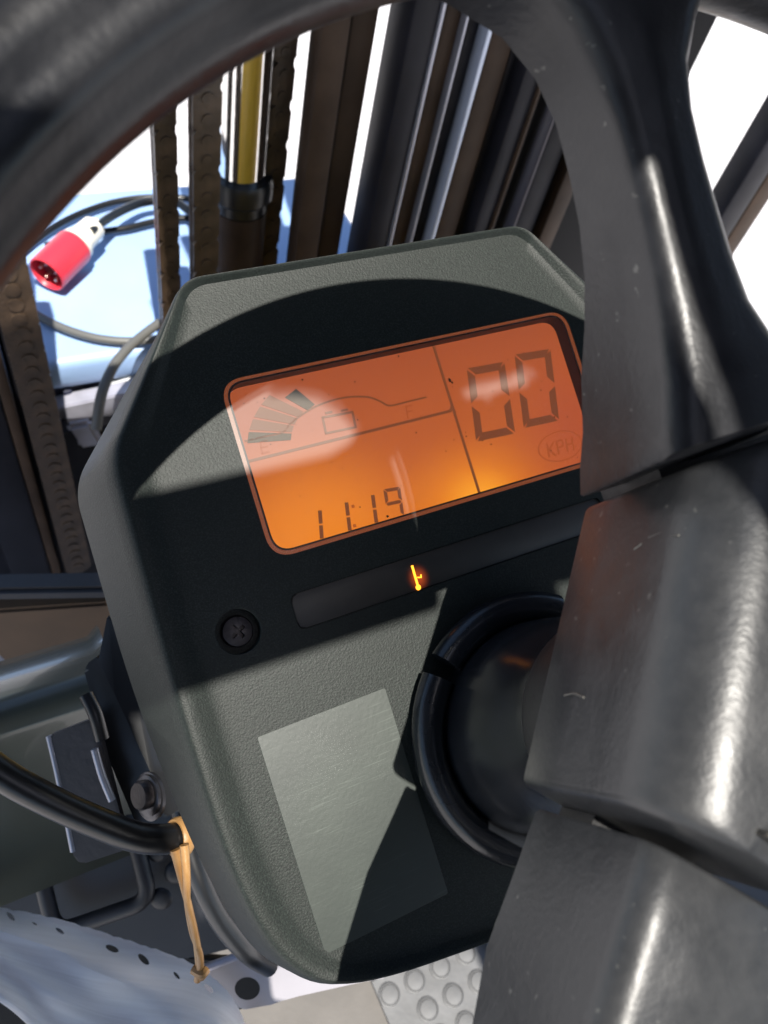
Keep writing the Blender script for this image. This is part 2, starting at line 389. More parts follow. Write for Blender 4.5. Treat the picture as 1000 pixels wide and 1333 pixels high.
# clear window, its edge with the screen's glow put in as emission, and dark inner wall
wo, wi = rrect(LU0, LU1, LV0, LV1, 9), rrect(LU0 + 1.6, LU1 - 1.6, LV0 + 1.5, LV1 - 1.1, 7.6)
we = rrect(LU0 + 2.4, LU1 - 2.4, LV0 + 2.2, LV1 - 1.8, 7)
finish("window_edge", frame_mesh(wo, wi, -4.4, -3.4), emat("window_edge_glow", (.50, .13, .045), .42 / EX, (.045, .022, .014), .35), screen)
finish("recess_wall", frame_mesh(wi, we, -10.4, -3.6), M['recess'], screen)
finish("clear_window", prism(mm(rrect(LU0 + .1, LU1 - .1, LV0 + .1, LV1 - .1, 9)), -.0032, -.0030), 'glass', screen, 0)
H0, H1 = -10.6, -10.25
def seg_quad(c, name='segment', m='seg', h1=H1):
    bm = bmesh.new(); a = [bm.verts.new((x / 1000, y / 1000, H0 / 1000)) for x, y in c]; b = [bm.verts.new((x / 1000, y / 1000, h1 / 1000)) for x, y in c]
    k = len(c); bm.faces.new(a); bm.faces.new(b)
    for i in range(k): bm.faces.new((a[i], a[(i + 1) % k], b[(i + 1) % k], b[i]))
    return finish(name, bm, m, screen, 0)
def digit(bl, br, tl, tr, on, w, m, gap=.7):
    bl, br, tl, tr = [np.array(p, float) for p in (bl, br, tl, tr)]; ml, mr = (bl + tl) / 2, (br + tr) / 2
    ends = {'a': (tl, tr), 'b': (tr, mr), 'c': (mr, br), 'd': (bl, br), 'e': (ml, bl), 'f': (tl, ml), 'g': (ml, mr)}
    cen = (bl + br + tl + tr) / 4
    for s_ in on:
        p, q = ends[s_]; d = nrm(q - p); p = p + d * gap; q = q - d * gap; n_ = np.array((-d[1], d[0]))
        if n_ @ (cen - (p + q) / 2) < 0: n_ = -n_
        if s_ == 'g': c = [p + d * w * .5 + n_ * w / 2, q - d * w * .5 + n_ * w / 2, q, q - d * w * .5 - n_ * w / 2, p + d * w * .5 - n_ * w / 2, p]
        else: c = [p, q, q - d * w * .85 + n_ * w, p + d * w * .85 + n_ * w]
        seg_quad(c, 'digit_segment', m)
digit((19.0, 119.3), (38.0, 118.4), (25.2, 150.4), (43.6, 149.6), 'abcdef', 3.3, 'seg_mid')
digit((42.9, 119.6), (61.0, 118.8), (49.6, 151.6), (68.0, 150.6), 'abcdef', 3.3, 'seg_mid')
def one(a, b, m='seg_mid'):
    a, b = np.array(a), np.array(b); mid = (a + b) / 2; d = nrm(b - a); n_ = np.array((-d[1], d[0])) * .75
    for p, q in ((a, mid - d * .35), (mid + d * .35, b)): seg_quad([p + n_, q + n_, q - n_, p - n_], 'digit_segment', m)
one((-54.5, 109.4), (-57.0, 98.8)); one((-43.3, 109.6), (-45.3, 98.7)); one((-32.0, 109.6), (-33.9, 98.7))
digit((-28.9, 98.4), (-21.8, 98.2), (-27.0, 110.6), (-19.8, 109.9), 'abcfg', 1.35, 'seg_mid', .3)
for u, v in ((-41.2, 107.4), (-42.9, 100.0)): seg_quad([(u - .6, v - .6), (u + .6, v - .6), (u + .6, v + .6), (u - .6, v + .6)], 'colon_dot', 'seg_faint')
finish("divider_line", strokes([[(-77.6, 134.5), (11.8, 134.5), (13.3, 136.5)]], 1.15, H0, H1), 'seg_mid', screen, 0)
finish("divider_line", strokes([[(13.4, 162.5), (13.2, 98.3)]], 1.15, H0, H1), 'seg_mid', screen, 0)
finish("gauge_outline", strokes([catmull([(-74.5, 142.3), (-67, 142.2), (-59.5, 142.2), (-56, 144.6), (-50, 147.2), (-42, 149.4), (-31.6, 150.0), (-22, 148.2), (-17, 145.2), (-13.6, 142.6), (-5, 142.5), (3, 142.5)], 5)], .75, H0, H1), 'seg_mid', screen, 0)
cen = np.array((-33.0, 132.0))
for k, (a0, a1, mm_) in enumerate(((159, 167, 'seg'), (149.5, 157.5, 'seg_mid'), (140, 148, 'seg_mid'), (130.5, 138.5, 'seg_mid'), (117, 127, 'seg'))):
    r0, r1 = 25.0, 42.0
    sx = .98; ry = .72
    def pp(a, r): return (cen[0] + r * math.cos(math.radians(a)), cen[1] + r * ry * math.sin(math.radians(a)) + 2.5)
    seg_quad([pp(a0, r0 if k < 4 else 24), pp(a0, r1 if k < 4 else 36), pp(a1, r1 if k < 4 else 36), pp(a1, r0 if k < 4 else 24)], 'gauge_bar', mm_)
finish("battery_icon", strokes([[(-43.0, 137.8), (-42.4, 144.2), (-29.8, 143.6), (-30.4, 137.4), (-43.0, 137.8)], [(-40.6, 145.6), (-38.2, 145.5)], [(-34.0, 145.1), (-31.6, 145.0)]], .95, H0, H1), 'seg_mid', screen, 0)
finish("letter_e", strokes([[(-66.3, 140.6), (-69.0, 140.6), (-69.6, 136.2), (-66.9, 136.2)], [(-69.3, 138.4), (-67.0, 138.4)]], .6, H0, H1), 'seg_faint', screen, 0)
finish("letter_f", strokes([[(-4.2, 140.6), (-7.0, 140.6), (-7.6, 136.0)], [(-7.2, 138.4), (-5.0, 138.4)]], .6, H0, H1), 'seg_faint', screen, 0)
ov = [(57.6 + 11.2 * math.cos(t), 107.9 + 6.4 * math.sin(t)) for t in [2 * math.pi * k / 36 for k in range(37)]]
finish("speed_unit_oval", strokes([ov], .5, H0, H1), 'seg_faint', screen, 0)
def sl_(u, v): return (50.6 + u + v * .16, 104.7 + v)
finish("speed_unit_text", strokes([[sl_(0, 0), sl_(0, 5.6)], [sl_(3.4, 5.6), sl_(.3, 2.8), sl_(3.4, 0)],
     [sl_(5, 0), sl_(5, 5.6), sl_(7.6, 5.6), sl_(8, 4.2), sl_(7.6, 2.8), sl_(5, 2.8)], [sl_(9.8, 0), sl_(9.8, 5.6)], [sl_(13, 0), sl_(13, 5.6)], [sl_(9.8, 2.9), sl_(13, 2.9)]], .75, H0, H1), 'seg_faint', screen, 0)
bm = bmesh.new()                                  # grime specks on the screen
for k in range(60):
    u = random.uniform(-72, 70); v = random.uniform(100, 162); r_ = random.choice((.18, .22, .26, .36))
    vs_ = [bm.verts.new(((u + r_ * random.uniform(.7, 1.3) * math.cos(q)) / 1000, (v + r_ * math.sin(q)) / 1000, -.01042)) for q in (0, 1.2, 2.5, 3.7, 5)]
    bm.faces.new(vs_)
for u, v, r_ in ((-28.7, 99.8, .6), (15.8, 147.2, .9), (16.6, 146.0, .6), (-3.4, 161.6, .5), (-45.8, 160.6, .5)):
    vs_ = [bm.verts.new(((u + r_ * random.uniform(.6, 1.3) * math.cos(q)) / 1000, (v + r_ * random.uniform(.6, 1.2) * math.sin(q)) / 1000, -.01040)) for q in (0, 1, 2.1, 3.2, 4.2, 5.2)]
    bm.faces.new(vs_)
o = finish("dirt_specks", bm, 'speck', screen, 0); o['kind'] = 'stuff'

# smoked indicator strip with one lit lamp symbol
hm = M['strip']
n = hm.node_tree.nodes; l = hm.node_tree.links; b = n["Principled BSDF"]; 
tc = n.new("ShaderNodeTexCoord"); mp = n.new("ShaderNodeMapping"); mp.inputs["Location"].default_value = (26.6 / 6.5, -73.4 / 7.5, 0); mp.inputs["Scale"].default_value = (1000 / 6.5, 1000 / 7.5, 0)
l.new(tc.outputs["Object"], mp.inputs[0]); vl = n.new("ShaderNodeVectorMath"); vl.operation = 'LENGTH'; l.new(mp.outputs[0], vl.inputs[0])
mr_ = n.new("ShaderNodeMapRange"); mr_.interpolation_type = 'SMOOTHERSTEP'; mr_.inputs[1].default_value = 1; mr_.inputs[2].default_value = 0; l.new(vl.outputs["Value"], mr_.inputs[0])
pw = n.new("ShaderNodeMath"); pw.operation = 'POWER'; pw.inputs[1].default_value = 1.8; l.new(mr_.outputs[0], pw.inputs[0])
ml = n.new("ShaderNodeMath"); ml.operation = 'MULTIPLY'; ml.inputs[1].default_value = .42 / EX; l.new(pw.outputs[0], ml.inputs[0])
b.inputs["Emission Color"].default_value = (1, .13, .015, 1); l.new(ml.outputs[0], b.inputs["Emission Strength"])  # halo round the lit symbol painted as emission on the window
strip = finish("indicator_window", prism(mm(rounded([(-76.9, 69), (62.9, 69), (62.9, 81.8), (-76.6, 81.8)], 3, 5)), -.0042, -.0036, .0003), hm, disp)
strip['label'] = "smoked strip window with one lit symbol"
bm = strokes([[(-27.6, 78.4), (-27.75, 71.0)]], .85, -3.6, -3.3)
lathe([(.001, -.0036), (.0011, -.0034), (.0008, -.0031), (.0003, -.003)], 14, bm=bm, M4=Matrix.Translation((-27.8 / 1000, 69.9 / 1000, 0)))
strokes([[(-26.8, 73.6), (-25.4, 73.2), (-25.2, 74.2)]], .45, -3.6, -3.3, bm)
finish("warning_lamp_symbol", bm, emat("lit_amber_symbol", (1.0, .33, .02), 3.6 / EX), strip, 0)

# Phillips screw in its counterbore
scr = finish("screw", lathe([(5.7 / 1000, -.0083), (5.7 / 1000, -.0058), (5.2 / 1000, -.0046), (3.8 / 1000, -.0040), (2 / 1000, -.0037)], 36), 'screw', disp, 40, (-98.1 / 1000, 75.4 / 1000, 0))
ca = finish("cut", prism(mm(rounded([(-2.9, -.75), (2.9, -.75), (2.9, .75), (-2.9, .75)], .3, 2)), -.0066, .001), 'hole')
cb = finish("cut", prism(mm(rounded([(-.75, -2.9), (.75, -2.9), (.75, 2.9), (-.75, 2.9)], .3, 2)), -.0066, .001), 'hole')
for c in (ca, cb): c.matrix_world = MF @ Matrix.Translation((-98.1 / 1000, 75.4 / 1000, 0)) @ Matrix.Rotation(.5, 4, 'Z')
bpy.context.view_layer.update(); carve(scr, [ca, cb])

st = finish("label_film", prism(mm(rounded([(-102.4, 38.3), (-101.2, -40.0), (-52.5, -40.0), (-52.5, 38.6)], .8, 3)), -.0031, -.00278, .0001), 'sticker', disp, 20)
st['label'] = "blank scuffed grey label film"

# ================================================================== STEERING COLUMN
colm = thing("steering_column", "black rubber steering column boot behind the wheel hub", "steering column", MF)
def skew_lathe(prof, seg=56):
    rings = []
    for r, h in prof:
        cu, cv = 1.0 - 9 * h / 100, 4.0 + 22 * h / 100
        rings.append([((cu + r * math.cos(2 * math.pi * i / seg)) / 1000, (cv + r * math.sin(2 * math.pi * i / seg)) / 1000, h / 1000) for i in range(seg)])
    return loft(rings)
finish("boot", skew_lathe([(41, -3.5), (40.5, 2), (39.6, 8), (38.8, 16), (37.5, 26), (35.5, 36), (32.5, 46), (30, 54), (29.3, 60), (29.3, 110)]), 'rubber', colm)
finish("collar", skew_lathe([(30.3, 62), (31.0, 63), (31.2, 66), (31.2, 84), (30.6, 86)]), 'black', colm)
def ring_arc(a0, a1, name):
    P = [((0.2 + 46.0 * math.cos(math.radians(a))) / 1000, (4.6 + 46.0 * math.sin(math.radians(a))) / 1000, 3.0 / 1000) for a in np.linspace(a0, a1, 40)]
    bm = tube(P, .0062, 16, 1, smoothpath=False)
    return finish(name, bm, 'rubber', colm)
ring_arc(60, 129, "boot_ring"); ring_arc(137, 330, "boot_ring")

# ================================================================== STEERING WHEEL
wheel = thing("steering_wheel", "black three spoke steering wheel in the foreground", "steering wheel", MWH)
# rim: round section with a shallow groove on the driver's side
R, r0 = 168.0, 14.0
sec = []
for k in range(44):
    t = 2 * math.pi * k / 44; d = math.degrees(t)
    r_ = r0 - 1.3 * math.exp(-((d - 116) / 10) ** 2) + .25 * math.exp(-((d - 138) / 8) ** 2) - .8 * math.exp(-((d - 158) / 9) ** 2)
    sec.append((r_ * math.cos(t), r_ * math.sin(t)))
bm = bmesh.new(); NR = 180
vs_ = [[bm.verts.new(((R + a) * math.cos(2 * math.pi * i / NR) / 1000, (R + a) * math.sin(2 * math.pi * i / NR) / 1000, h / 1000)) for a, h in sec] for i in range(NR)]
for i in range(NR):
    A, Bb = vs_[i], vs_[(i + 1) % NR]
    for k in range(44): bm.faces.new((A[k], A[(k + 1) % 44], Bb[(k + 1) % 44], Bb[k]))
finish("rim", bm, 'rim', wheel, 60)
HC = np.array((13.0, 4.0))
ST = [(51.2, 18.5, 34, 14.6, -11, -50), (51.9, 18.6, 34.3, 14.6, -9.6, -51), (58, 16.4, 27.0, 12.8, -9, -50), (66, 12.8, 20, 10.2, -9, -47.5), (78, 9.6, 15.4, 8.6, -8.4, -43), (88, 8.4, 13.8, 7.4, -7.2, -37), (98, 8, 13, 7.2, -5.6, -31), (108, 8.2, 12, 7.8, -3.6, -26), (118, 8.8, 11.4, 9, -1.2, -22), (128, 10.8, 13.4, 11, 1.2, -18),
      (137, 14.4, 18, 14.6, 3.4, -15), (145, 21, 24, 21, 5.2, -12.6), (152, 32, 34, 32, 6.2, -11.2), (158, 48, 50, 48, 6.0, -10.2)]
LOW = [(43.5, 16.5, -26, -69), (44.5, 16.8, -25, -70), (58, 16.2, -25, -70), (76, 15.6, -25, -70), (92, 12.6, -25, -68), (106, 9.8, -22, -63), (118, 8.6, -16, -52), (130, 9.6, -8, -37), (140, 15, -1, -23), (148, 26, 4, -15.5), (154, 40, 5.5, -12.2), (158, 54, 6.0, -10.2)]
def spoke(ang, stations, far=1.0, side=1):
    a = math.radians(ang); ds = np.array((math.cos(a), math.sin(a))); dt = side * np.array((-math.sin(a), math.cos(a)))
    bq = HC @ ds; LR = -bq + math.sqrt(bq * bq + 168.0 ** 2 - HC @ HC)
    rings = []
    for st_ in stations:
        if len(st_) == 4: s_, w, ht, hb = st_; wb = w + .8; w2 = max(w, far * (1 - max(0, s_ - 95) / 90))
        else: s_, w, w2, wb, ht, hb = st_
        if s_ > 88: s_ = 88 + (s_ - 88) * (LR - 6 - 88) / 70.0
        rc = min(6.5, w * .6); prof = [(wb, hb), ((w + wb) / 2, (hb + ht) / 2)]
        for q in range(7):
            p = math.pi / 2 * q / 6; prof.append((w - rc + rc * math.cos(p), ht - rc + rc * math.sin(p)))
        prof.append(((w - rc) * .5, ht + .7)); prof.append((0, ht + .9))
        full = prof + [(-x * w2 / w, h) for x, h in reversed(prof[:-1])]
        rings.append([tuple(np.append((HC + ds * s_ + dt * x), h) / 1000) for x, h in full])
    return finish("spoke", loft(rings), 'rim', wheel, 50)
spoke(90, ST); o_ = spoke(222, LOW, 36, -1); spoke(318, LOW, 36, 1)
o_.data.materials[0] = M['wheel']  # this spoke takes the lighter, sunlit copy
def hexring(dl, dg, h, c=2.0):
    L = []
    for an, d in ((90, dg), (142.5, dl + 1.2), (222, dg - 8.2), (270, dl + 3), (318, dg - 8.2), (36, dl + 13)):
        an = math.radians(an); L.append((math.cos(an), math.sin(an), d))
    P = []
    for k in range(6):
        a1, b1, d1_ = L[k]; a2, b2, d2_ = L[(k + 1) % 6]; det = a1 * b2 - a2 * b1
        P.append(((d1_ * b2 - d2_ * b1) / det + HC[0], (a1 * d2_ - a2 * d1_) / det + HC[1]))
    return [(x / 1000, y / 1000, h / 1000) for x, y in rounded(P, c, 5)]
hr = [hexring(26, 44, -67), hexring(31.0, 48.4, -67), hexring(31.8, 49, -65.5), hexring(32.4, 49, -50), hexring(32.8, 49, -36), hexring(33.0, 49, -27)]
for q in range(1, 11):
    p = math.pi / 2 * q / 10; hr.append(hexring(33.0 - 16 * (1 - math.cos(p)), 49 - 1.3 * math.sin(p) ** 6, -27 + 16.0 * math.sin(p), 2 + 3 * q / 10))
hr += [hexring(12, 38, -10.4, 6), hexring(6, 24, -10, 5), hexring(3, 11, -9.9, 2)]
finish("hub_cover", loft(hr), 'wheel', wheel, 60)
def neck(ang, s0, s1, w0, w1, h0, h1):
    a = math.radians(ang); ds = np.array((math.cos(a), math.sin(a))); dt = np.array((-math.sin(a), math.cos(a)))
    P = [HC + ds * s_ + dt * t_ for s_, t_ in ((s0, w0), (s0, w1), (s1, w1), (s1, w0))]
    finish("hub_core", prism(mm(P), h0 / 1000, h1 / 1000), 'black', wheel)
neck(90, 38, 58, -45, 2, -60, -37); neck(222, 26, 47, -14, 14, -66, -52); neck(318, 30, 52, -14, 13, -64, -42)
e0 = np.array((-20.0, -16.5))
bm = strokes([[e0 + (0, 4), e0 + (2.6, .6), e0 + (6.2, 2.0)], [e0 + (2.6, .6), e0 + (3.6, -3.2), e0 + (6.2, -5.8)], [e0 + (6.2, 2.0), e0 + (8.4, -1.2), e0 + (6.2, -5.8)]], 1.1, -12, -8.0)
finish("emblem", bm, mat("worn_emblem", (.10, .09, .075), .4, nscale=500, nbump=.3), wheel, 0)
for P_ in ([(845, 700), (862, 694), (872, 698), (884, 697)], [(826, 715), (836, 708)], [(735, 905), (748, 903), (760, 908)]):
    Pw = []
    for x, y in P_:
        r_ = ray(x, y); nn = np.array((0, 0, 0.0))
        # meet the hub wall: vertical plane 33 mm out from the hub centre at 142.5 degrees
        an_ = math.radians(142.5); pn = UW * math.cos(an_) + VW * math.sin(an_); po = CW + (HC[0] * UW + HC[1] * VW) / 1000 + pn * .0339
        q_ = r_ * ((pn @ po) / (pn @ r_)) - CW; Pw.append((q_ @ UW, q_ @ VW, q_ @ AXW))
    finish("scuff", tube(Pw, .00028, 5, 4), mat("scuffed_edge", (.07, .068, .062), .6), wheel)

# ================================================================== MAST, CHAINS, CYLINDER (far side of the cowl)
D0 = .70
ZT, ZB = 2.1, .12
def vbar(bm, row, xl, xr, D, dep, bev=.002, z0=ZB, z1=ZT, o=(0, 0, 0)):
    a = Wy(xl, row, D); b_ = Wy(xr, row, D)
    box(bm, a[0] - o[0], b_[0] - o[0], D - o[1], D + dep - o[1], z0 - o[2], z1 - o[2], bev); return bm
def mastthing(name, label, cat, row, xl, D, group=None):
    a = Wy(xl, row, D); return thing(name, label, cat, loc=(a[0], D, ZB), group=group), (a[0], D, ZB)
# brown two tone bar left of the rails
t, o = mastthing("mast_channel", "brown greasy steel channel standing between chrome rod and ribbed rails", "mast channel", 180, 403, .74)
finish("flange", vbar(bmesh.new(), 180, 403, 436, .74, .03, .003, o=o), 'steel_brown', t)
finish("web", vbar(bmesh.new(), 180, 436.5, 466, .752, .05, .002, o=o), mat("brown_steel_web", (.036, .024, .017), .55, spec=.12, nscale=60, nbump=.2, var=.6, vscale=14), t)
# right hand rails
t, o = mastthing("mast_rail", "dark steel mast rail with pale highlight edges right of the brown channel", "mast rail", 150, 512, .72)
finish("flange", vbar(bmesh.new(), 150, 511, 544, .715, .05, .004, o=o), 'steel_dark', t)
finish("edge_highlight", vbar(bmesh.new(), 150, 544.5, 549, .712, .02, .0015, o=o), 'lip', t)  # edge highlight put into the colour of a thin strip
finish("web", vbar(bmesh.new(), 150, 549.5, 575, .725, .05, .002, o=o), 'steel_brown', t)
t, o = mastthing("mast_rail", "narrow dark mast rail with one silver highlight edge, second from the brown channel", "mast rail", 150, 576, .72)
finish("edge_highlight", vbar(bmesh.new(), 150, 575.5, 579, .714, .02, .0012, o=o), 'lip', t)
finish("web", vbar(bmesh.new(), 150, 579.5, 605, .726, .05, .002, o=o), 'steel_dark', t)
t, o = mastthing("mast_rail", "mast rail with the brightest pale blue highlight edge, left of the upper spoke", "mast rail", 150, 606, .71)
finish("edge_highlight", vbar(bmesh.new(), 150, 605.5, 611, .706, .02, .0014, o=o), mat("pale_blue_highlight", (.42, .47, .58), .35, .4), t)  # bluish sky light on the edge, painted as a pale strip
finish("web", vbar(bmesh.new(), 150, 611.5, 640, .722, .05, .002, o=o), 'steel_brown', t)
finish("flange", vbar(bmesh.new(), 150, 640.5, 664, .73, .05, .003, o=o), 'steel_dark', t)
t, o = mastthing("mast_rail", "shadowed mast rail half hidden behind the upper spoke", "mast rail", 150, 666, .70)
finish("web", vbar(bmesh.new(), 150, 666, 690, .705, .05, .002, o=o), 'steel_dark', t)
finish("flange", vbar(bmesh.new(), 150, 690.5, 694, .70, .03, .001, o=o), 'steel_brown', t)
finish("back_plate", vbar(bmesh.new(), 150, 694.5, 872, .76, .03, .002, o=o), mat("matt_black_steel", (.006, .006, .007), .6, spec=.1), t)
finish("edge_highlight", vbar(bmesh.new(), 150, 722, 725, .735, .02, .0008, o=o), mat("faint_highlight", (.10, .09, .10), .45, spec=.2), t)  # faint edge light painted as a paler strip
finish("lip", vbar(bmesh.new(), 150, 725.5, 752, .745, .014, .002, o=o), 'steel_dark', t)
finish("lip", vbar(bmesh.new(), 150, 768, 790, .735, .02, .002, o=o), 'steel_brown', t)
t, o = mastthing("mast_post", "dark steel post standing right of the upper spoke", "mast post", 240, 968, .80)
finish("tube", vbar(bmesh.new(), 240, 966, 993, .80, .05, .006, o=o), 'steel_dark', t)
finish("flange", vbar(bmesh.new(), 240, 993.5, 1015, .81, .04, .004, o=o), 'steel_brown', t)
# left channel
t, o = mastthing("mast_channel", "brown and black steel mast channel at the left edge under the rim", "mast channel", 550, -60, .70)
finish("web", vbar(bmesh.new(), 550, -60, 10, .705, .05, .004, z1=1.22, o=o), 'steel_dark', t)
finish("flange", vbar(bmesh.new(), 550, 10.5, 26, .70, .03, .003, z1=1.22, o=o), 'steel_brown', t)
finish("back_web", vbar(bmesh.new(), 550, 26.5, 62, .735, .04, .002, z1=1.22, o=o), 'steel_dark', t)

# leaf chains: every link an object
def link_mesh(w, pitch, thick):
    bm = bmesh.new()
    for (y0, y1, sc) in ((-thick / 2, -thick / 6, 1.0), (-thick / 6 + .0004, thick / 6 - .0004, .9), (thick / 6, thick / 2, 1.0)):
        out = []
        for k in range(20):
            q = 2 * math.pi * k / 20; ww = w / 2 * sc
            z = math.sin(q) * ww + (pitch / 2 if math.sin(q) > 0 else -pitch / 2)
            x = math.cos(q) * ww
            if abs(z) < pitch / 2 + .1 * ww: x *= .93
            out.append((x, z))
        a = [bm.verts.new((x, y0, z)) for x, z in out]; b_ = [bm.verts.new((x, y1, z)) for x, z in out]
        bm.faces.new(a); bm.faces.new(b_)
        for k in range(20): bm.faces.new((a[k], a[(k + 1) % 20], b_[(k + 1) % 20], b_[k]))
    for s_ in (-1, 1):
        lathe([(w * .2, -thick / 2 - .0015), (w * .2, thick / 2 + .0015)], 10, bm=bm, M4=Matrix.Translation((0, 0, s_ * pitch / 2)) @ Matrix.Rotation(math.pi / 2, 4, 'X'))
    return bm
def chain(label, row, xl, xr, D, z0, z1, pitch, thick=.018):
    a = Wy(xl, row, D); b_ = Wy(xr, row, D); w = b_[0] - a[0]; x = (a[0] + b_[0]) / 2
    t = thing("leaf_chain", label, "chain", loc=(x, D, z0), group="leaf chains of the mast")
    first = finish("chain_link", link_mesh(w, pitch, thick), 'chain', t, 30)
    nl = int((z1 - z0) / pitch)
    for k in range(nl):
        o_ = first if k == 0 else first.copy()
        if k: COL.objects.link(o_); o_.parent = t
        o_.location = (0, (.0015 if k % 2 else -.0015), k * pitch)
        o_.scale = (1.0 if k % 2 == 0 else .95, 1, 1)
chain("thin dark leaf chain hanging over the blue plastic, left of the others", 250, 200, 230, .76, .30, 1.25, .0215)
chain("wide brown leaf chain just left of the chrome rod", 230, 247, 284, .72, .35, 1.25, .0205)
chain("leaf chain showing a scalloped edge along the right of the chrome rod", 150, 346, 375, .80, .45, 1.3, .0225)
chain("wide brown leaf chain at the left edge below the wheel rim", 550, 33, 80, .69, .30, 1.2, .0185)

# lift cylinder: chrome rod, gland, barrel
aL = Wy(297, 160, .76); aR = Wy(368, 160, .76); cxr = (aL[0] + aR[0]) / 2; rr = (aR[0] - aL[0]) / 2
zg = Wy(333, 262, .76)[2]
cyl = thing("lift_cylinder", "chrome lift cylinder rod with black gland ring between two chains", "hydraulic cylinder", loc=(cxr, .80, zg - .25))
finish("rod", lathe([(rr, .22), (rr, 1.0)], 64), 'chrome', cyl)
finish("gland", lathe([(rr * 1.02, .262), (rr * 1.22, .262), (rr * 1.30, .256), (rr * 1.30, .238), (rr * 1.1, .232), (rr * 1.1, .22)], 48), 'gloss_black', cyl)
finish("barrel", lathe([(rr * 1.12, -.3), (rr * 1.12, .219)], 48), 'steel_brown', cyl)

# ================================================================== BLUE BOX, CABLES, PLUG
zb = .60
pA = Wz(60, 482, zb); pB = Wz(195, 449, zb); pT = Wz(245, 238, zb)
yF = (pA[1] + pB[1]) / 2; x0b, x1b = pA[0] - .25, Wz(262, 380, zb)[0] + .30; yBk = pT[1]
blue = thing("blue_crate", "pale blue plastic crate top in bright sun under the red plug", "crate", loc=((x0b + x1b) / 2, (yF + yBk) / 2, .25))
o = (np.array(((x0b + x1b) / 2, (yF + yBk) / 2, .25)))
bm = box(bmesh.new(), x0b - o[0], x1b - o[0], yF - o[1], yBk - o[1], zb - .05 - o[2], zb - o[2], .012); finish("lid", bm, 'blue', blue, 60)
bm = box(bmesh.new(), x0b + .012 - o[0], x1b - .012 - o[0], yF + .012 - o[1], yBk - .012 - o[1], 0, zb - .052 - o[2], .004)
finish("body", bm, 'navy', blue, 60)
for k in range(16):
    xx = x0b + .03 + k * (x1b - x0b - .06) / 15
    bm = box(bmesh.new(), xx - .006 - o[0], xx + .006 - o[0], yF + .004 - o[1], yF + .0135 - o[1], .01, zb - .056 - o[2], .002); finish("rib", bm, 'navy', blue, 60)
# plug
pa = Wz(106, 312, zb + .040); pb = Wz(66, 352, zb + .033)
ax_ = nrm(pb - pa); tq = Vector(ax_).to_track_quat('Z', 'Y').to_matrix().to_4x4(); MP = Matrix.Translation(Vector(pa)) @ tq
plug = thing("power_plug", "red and cream five pin industrial plug lying on the blue crate", "plug", MP)
SC = .76; plug.matrix_world = MP @ Matrix.Scale(SC, 4); Lp = float(np.linalg.norm(pb - pa)) / SC
finish("body", lathe([(.012, -.052), (.014, -.045), (.022, -.040), (.0235, -.02), (.024, .004), (.030, .010), (.031, .022)], 32), 'plug_white', plug)
finish("collar", lathe([(.0325, .021), (.0335, .024), (.0335, Lp + .012), (.0310, Lp + .0135), (.0300, Lp + .012), (.0295, Lp - .012)], 36, caps=False), 'plug_red', plug)
finish("socket_face", lathe([(.0296, Lp - .013), (.0294, Lp - .010)], 32), 'plug_dark', plug)
for k in range(5):
    q = 2 * math.pi * k / 5 + .4
    finish("pin", lathe([(.0034, 0), (.0034, .016), (.0022, .018)], 12), 'brass', plug, 40, (.017 * math.cos(q), .017 * math.sin(q), Lp - .011))
bm = box(bmesh.new(), -.008, .008, .033, .039, .026, Lp + .008, .001); bmesh.ops.rotate(bm, verts=bm.verts, matrix=Matrix.Rotation(2.6, 3, 'Z')); finish("key_rib", bm, 'plug_red', plug)
def cab(name, label, pts, z, r, m, lift=None):
    P = [Wz(x, y, z if lift is None else z + lift[i]) for i, (x, y) in enumerate(pts)]
    o_ = finish(name, tube(P, r, 12), m); return tag(o_, label, "cable")
cab("cable", "thick black cable curving from the cream plug behind the chains", [(118, 302), (146, 281), (185, 264), (225, 262), (255, 280), (300, 300)], zb + .028, .0062, 'cable', (.024, .012, 0, 0, 0, 0))
cab("cable", "thin black cable loop lying highest on the blue crate", [(20, 330), (70, 296), (110, 276), (155, 262), (205, 257), (260, 262), (310, 290)], zb + .011, .005, 'cable')
cab("cable", "thin black cable running just below the thick one on the crate", [(60, 320), (120, 304), (165, 297), (205, 288), (250, 284), (300, 290)], zb + .010, .005, 'cable')
cab("cable", "grey cable drooping along the front edge of the blue crate", [(30, 398), (58, 416), (95, 432), (135, 442), (180, 444), (240, 436)], zb + .009, .0058, 'cable_grey')
o = finish("hose", tube([W(208, 420, 1.0), W(184, 438, .98), W(164, 456, .96), W(146, 480, .94), W(132, 515, .92), W(125, 560, .92)], .0062, 12), 'cable_grey'); tag(o, "pale grey hose bending down in front of the navy ribs", "hose")

# fork carriage bar with bright strips
zc = W(120, 530, 1.0234)
car = thing("carriage_bar", "silver metal carriage bar with two white strips seen beside the display", "carriage bar", loc=(zc[0], zc[1], zc[2]))
def lb(bm, pL, pR, up_, dep, bev=.002):
    a, b_ = np.array(pL), np.array(pR); x = nrm(b_ - a); y = np.array((-x[1], x[0], 0)); y = nrm(y); z = np.cross(x, y); z = z if z[2] > 0 else -z
    c = [a, b_, b_ + y * dep, a + y * dep]; lo = [p - z * up_ for p in c]
    v = [bm.verts.new(tuple(p - zc)) for p in lo + c]
    fs = [bm.faces.new([v[i] for i in f]) for f in ((3, 2, 1, 0), (4, 5, 6, 7), (0, 1, 5, 4), (1, 2, 6, 5), (2, 3, 7, 6), (3, 0, 4, 7))]
    if bev: bmesh.ops.bevel(bm, geom=list({e for f in fs for e in f.edges}), offset=bev, segments=2, affect='EDGES')
    return bm
finish("beam", lb(bmesh.new(), W(30, 540, 1.0234), W(230, 499, 1.0472), .038, .025), 'galv', car, 60)
